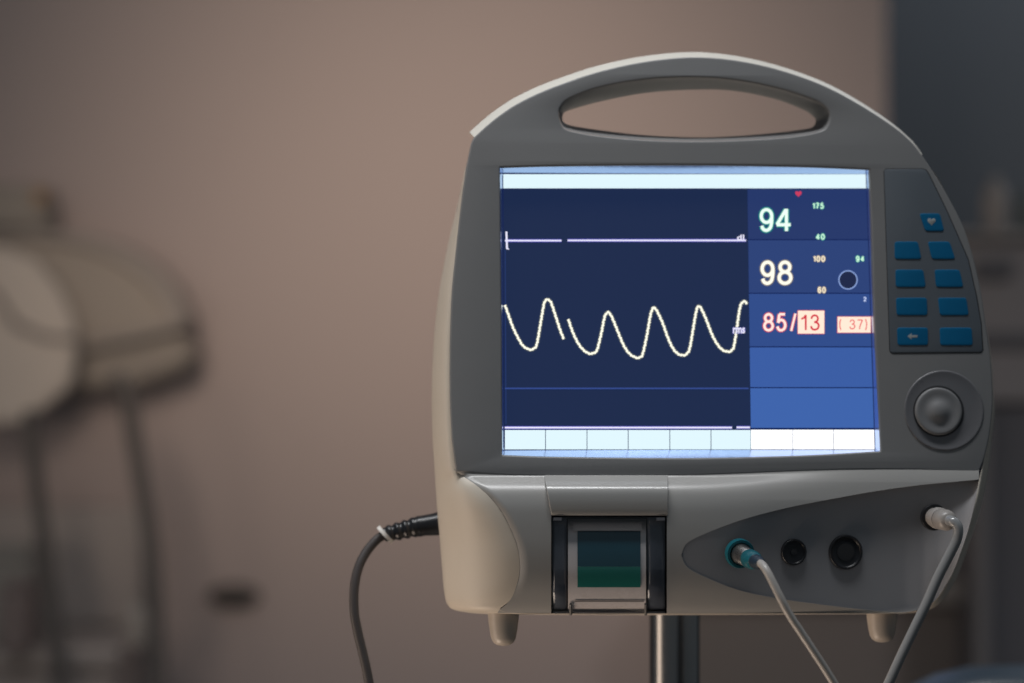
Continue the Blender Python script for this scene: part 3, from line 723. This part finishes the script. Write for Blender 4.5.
slab('diffuser_seam', sm, YD-.038, YD-.03, plastic('seam_rubber', (.27,.24,.23), .6, .05, 14, 0), dev, .001)
slab('control_box', [(-40,184),(46,186),(49,229),(-40,228)], YD+.01, YD+.07, plastic('control_enamel', (.34,.31,.28), .5, .04, 14, .02), dev, .006)
slab('indicator', [(34,190),(44,190),(44,203),(34,203)], YD+.0, YD+.02, plastic('amber_label', (.42,.24,.10), .5, .04, 14, 0), dev, .001)
ARMM = plastic('arm_enamel', (.34,.31,.28), .5, .04, 14, .02)
ma = MB(); ma.tube([Wp(-85,200,YD+.09)-dev.location, Wp(-85,-260,YD+.09)-dev.location, Wp(-85,-700,YD+.09)-dev.location], .03, 20); ma.build('arm', ARMM, dev, 40)

HOSEM = plastic('dark_hose_rubber', (.15,.135,.128), .55, .08, 30, .03)
def hang(label, pts, r, d, mat):
    p = [Wp(x, y, d) for x, y in pts]
    o = thing('hanging_hose', p[0], label, 'hose', 'dark hoses hanging below the lamp')
    MB().tube([Vector(q)-o.location for q in spline([tuple(v) for v in p], 8)], r, 14).build('hose_tube', mat, o, 60)
    return o
hang('dark hose hanging at the picture edge under the pale faceted lamp front', [(30,410),(33,450),(40,510),(47,560),(54,620),(58,690),(60,760)], .0078, 2.46, plastic('near_hose_rubber', (.13,.118,.112), .55, .08, 30, .03))
hang('dark hose hanging beside the wall from the lamp housing', [(112,378),(125,388),(130,410),(136,450),(146,510),(153,570),(156,630),(157,700),(157,760)], .0088, 2.48, HOSEM)

# trolley below the lamp, almost lost in the dark
tro = thing('trolley', (Wp(60,0,2.58).x, 2.6, 0), 'dim grey brown trolley standing below the lamp against the wall', 'trolley')
TM = plastic('trolley_enamel', (.42,.37,.35), .55, .06, 8, .02)
q = lambda px, py, d=2.5: Wp(px, py, d) - tro.location
zt = q(0,650).z
MB().box((q(-120,0).x, -.1, zt-.02), (q(118,0).x, .12, zt)).build('top_tray', TM, tro, 30, bevel=.004)
MB().box((q(-118,0).x, -.09, .05), (q(112,0).x, .11, zt-.022)).build('cabinet', TM, tro, 30, bevel=.004)
MB().box((q(-118,0).x, .10, zt+.002), (q(112,0).x, .118, q(0,520).z)).build('back_panel', plastic('trolley_back', (.48,.43,.41), .6, .06, 8, .02), tro, 30, bevel=.004)
def item(name, label, cat, x0, y0, x1, y1, col, d, lathe=False):
    a, b = Wp(x0, y1, d), Wp(x1, y0, d); c = Vector(((a.x+b.x)/2, d, zt+.001)); h = b.z-c.z; r = (b.x-a.x)/2
    o = thing(name, c, label, cat); m = plastic(name+'_finish', col, .5, .05, 20, .02)
    if lathe:
        MB().stack((0,0,0), (0,0,1), [(0,r*.92),(.01,r),(h*.62,r),(h*.74,r*.7),(h*.8,r*.42)], 24).build('bottle_body', m, o, 40)
        MB().stack((0,0,h*.8), (0,0,1), [(0,r*.5),(h*.18,r*.5),(h*.2,r*.4)], 24).build('cap', m, o, 40)
    else:
        MB().box((-r,-.03,0),(r,.03,h*.86)).build('carton', m, o, 30, bevel=.004); MB().box((-r*.9,-.026,h*.865),(r*.9,.026,h)).build('lid', m, o, 30, bevel=.003)
    return o
item('storage_box', 'grey green box on the trolley at the left edge', 'box', -16, 545, 38, 650, (.26,.25,.235), 2.56)
item('storage_box', 'dull red box on the trolley under the lamp', 'box', 6, 580, 34, 650, (.20,.16,.155), 2.50)
item('bottle', 'small pale bottle on the trolley beside the hanging hose', 'bottle', 124, 594, 148, 652, (.42,.38,.35), 2.53, True)

# dark oval fitting on the wall
e = MB(); rows = []
for k in range(9):
    t = k/8*math.pi/2; rows.append([Vector((math.cos(a)*.030*math.cos(t)**.6, -.016*math.sin(t)-.001, math.sin(a)*.0135*math.cos(t)**.6)) for a in [2*math.pi*j/28 for j in range(28)]])
e.grid(rows, wrap=True, caps=True)
fit = e.build('wall_bracket', plastic('bracket_plastic', (.075,.068,.065), .5, .05, 40, .02), None, 60); fit.location = Wp(234,596,YW)
tag(fit, 'small dark oval bracket fixed to the wall low between hose and cord', 'bracket')

# brown low cupboard behind the pole, right
cup = thing('low_cupboard', (Wp(820,0,2.62).x, 2.68, 0), 'low brown cupboard with a paler top edge behind the steel pole', 'cupboard')
cq = lambda px, py, d=2.6: Wp(px, py, d) - cup.location
zc = cq(0,576).z
xl, xr = cq(684,0).x, cq(966,0).x
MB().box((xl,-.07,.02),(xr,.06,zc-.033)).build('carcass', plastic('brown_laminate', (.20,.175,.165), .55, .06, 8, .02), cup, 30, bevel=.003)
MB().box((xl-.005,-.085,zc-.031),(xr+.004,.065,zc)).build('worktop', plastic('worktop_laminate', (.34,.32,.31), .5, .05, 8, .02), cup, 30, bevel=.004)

# equipment cart at the right edge
YC = 2.5
cart = thing('equipment_cart', (Wp(1010,0,YC).x, YC+.12, 0), 'grey equipment cart with dark lower doors at the right edge of the picture', 'cart')
kq = lambda px, py, d=YC: Wp(px, py, d) - cart.location
x0, x1 = kq(938,0).x, kq(1130,0).x
CM = plastic('cart_enamel', (.21,.20,.208), .5, .05, 8, .02); CDK = plastic('cart_dark', (.088,.089,.102), .5, .05, 8, .02)
MB().box((x0,-.12,kq(0,404).z),(x1,.12,kq(0,241).z)).build('cabinet', CM, cart, 30, bevel=.005)
MB().box((x0-.006,-.13,kq(0,240.5).z),(x1,.125,kq(0,231).z)).build('top_tray', plastic('tray_enamel', (.215,.20,.195), .5, .05, 8, .02), cart, 30, bevel=.004)
MB().box((kq(974,0).x,-.128,kq(0,279).z),(kq(1011,0).x,-.1205,kq(0,259).z)).build('handle_slot', CDK, cart, 30, bevel=.003)
MB().box((x0+.004,-.126,kq(0,348).z),(x1,-.1205,kq(0,333).z)).build('drawer_gap', CDK, cart, 30, bevel=.002)
MB().box((kq(978,0).x,-.11,.12),(x1,.12,kq(0,405).z)).build('lower_door', CDK, cart, 30, bevel=.005)
MB().box((kq(972,0).x,-.135,.06),(kq(988,0).x,-.112,kq(0,406).z)).build('post', plastic('post_enamel', (.15,.145,.15), .45, .05, 8, .02), cart, 30, bevel=.004)
def on_cart(name, label, cat, px0, px1, ptop, col, d):
    b = Wp((px0+px1)/2, 231, d); b.z = cart.location.z + kq(0,231).z + .0005
    h = Wp(0, ptop, d).z - b.z; r = (px1-px0)/2*K*d
    o = thing(name, b, label, cat); m = plastic(name+'_plastic', col, .45, .05, 30, .02)
    MB().stack((0,0,0), (0,0,1), [(0,r*.94),(.006,r),(h*.68,r),(h*.80,r*.72),(h*.84,r*.45)], 28).build('bottle_body', m, o, 40)
    MB().stack((0,0,h*.84), (0,0,1), [(0,r*.5),(h*.14,r*.5),(h*.16,r*.4)], 24).build('cap', m, o, 40)
on_cart('bottle', 'pale brownish bottle standing on the cart at the right edge', 'bottle', 983, 1009, 178, (.26,.24,.23), 2.52)
on_cart('bottle', 'grey green bottle on the cart cut by the right picture edge', 'bottle', 1016, 1044, 188, (.10,.125,.12), 2.56)

# padded dark blue chair close to the camera, bottom right corner
ch = thing('chair', (Wp(985,0,1.12).x, 1.12, 0), 'dark blue padded chair whose rounded back top shows at the bottom right corner', 'chair')
hq = lambda px, py, d=1.12: Wp(px, py, d) - ch.location
cxm = hq(1046,0).x; zt_ = hq(0,665).z
BL = plastic('dark_blue_vinyl', (.028,.045,.065), .35, .08, 30, .05, 500)
rows = []
for k in range(13):
    t = k/12*math.pi; yy = -.028*math.cos(t); in_ = .020*(1-math.sin(t)**.5)
    ring = []
    for a in [2*math.pi*j/48 for j in range(48)]:
        ca, sa = math.cos(a), math.sin(a); hw, hh = .105-in_, .17-in_
        ring.append(Vector((cxm+hw*math.copysign(abs(ca)**.55, ca), yy, zt_-.17+hh*math.copysign(abs(sa)**.8, sa))))
    rows.append(ring)
MB().grid(rows, wrap=True, caps=True).build('backrest', BL, ch, 60)
MB().box((cxm-.2,-.42,.40),(cxm+.2,-.02,.46)).build('seat', BL, ch, 30, bevel=.02)
MB().box((cxm-.025,.03,.38),(cxm+.025,.042,zt_-.2)).build('back_support', BLACK, ch, 30, bevel=.003)
for sx in (-.17,.17):
    for sy in (-.39,-.05):
        MB().stack((cxm+sx,sy,0), (0,0,1), [(0,.012),(.40,.014)], 16).build('leg', STEEL, ch, 40)

# ------------------------------------------------------------------ light
wd = bpy.data.worlds.new('World'); S.world = wd; wd.use_nodes = True
bg = wd.node_tree.nodes['Background']; bg.inputs[0].default_value = (.78,.90,1.0,1); bg.inputs[1].default_value = .108

def area(name, loc, to, size, power, col, sy=None):
    l = bpy.data.lights.new(name, 'AREA'); l.energy = power; l.color = col; l.size = size
    if sy: l.shape = 'RECTANGLE'; l.size_y = sy
    o = link(bpy.data.objects.new(name, l)); o.location = loc
    o.rotation_euler = (Vector(to)-Vector(loc)).to_track_quat('-Z','Y').to_euler(); return o
def spot(name, loc, to, ang, blend, power, col, rad=.1):
    l = bpy.data.lights.new(name, 'SPOT'); l.energy = power; l.color = col; l.spot_size = R(ang); l.spot_blend = blend; l.shadow_soft_size = rad
    o = link(bpy.data.objects.new(name, l)); o.location = loc
    o.rotation_euler = (Vector(to)-Vector(loc)).to_track_quat('-Z','Y').to_euler(); return o
WARM = (1.0,.80,.64)
spot('wall_spot', (-.35,.95,1.80), Wp(472,205,YW), 36.5, 1.0, 73, WARM, .3)
spot('left_fill', (-.95,.55,1.12), Wp(60,470,YW), 24, 1.0, 11, WARM, .25)
sl = area('side_lamp', (-.85,1.24,.55), (.0,1.40,.75), .3, 1.25, WARM, 1.0); sl.data.spread = R(110)
spot('low_bounce_fill', (-.50,1.22,.24), (.10,1.39,1.00), 46, .7, 17, WARM, .22)  # unseen spot added in place of warm bounce from below
tl_ = area('top_lamp', (-.28,1.165,2.30), (-.28,1.165,1.0), 1.15, 3.9, (.98,.99,1.0), .16)
tl_.rotation_euler = (R(10),0,0); tl_.data.spread = R(80)
area('back_room_fill', (1.1,3.05,2.5), (.9,3.6,1.3), .6, 7, (.90,.95,1.0))  # unseen area light added to brighten the dark wall
spot('right_room_fill', (1.35,.95,2.1), (.86,2.5,.92), 30, .6, 42, (1.0,.94,.92), .3)  # unseen spot added to lift the cart and cupboard

S.render.engine = 'CYCLES'
S.cycles.use_denoising = True
S.cycles.max_bounces = 8; S.cycles.transparent_max_bounces = 12
S.cycles.sample_clamp_indirect = 4
S.render.resolution_x = W_; S.render.resolution_y = H_
vs_ = S.view_settings; S.display_settings.display_device = 'sRGB'
vs_.view_transform = 'Standard'; vs_.look = 'None'; vs_.exposure = 0; vs_.gamma = 1
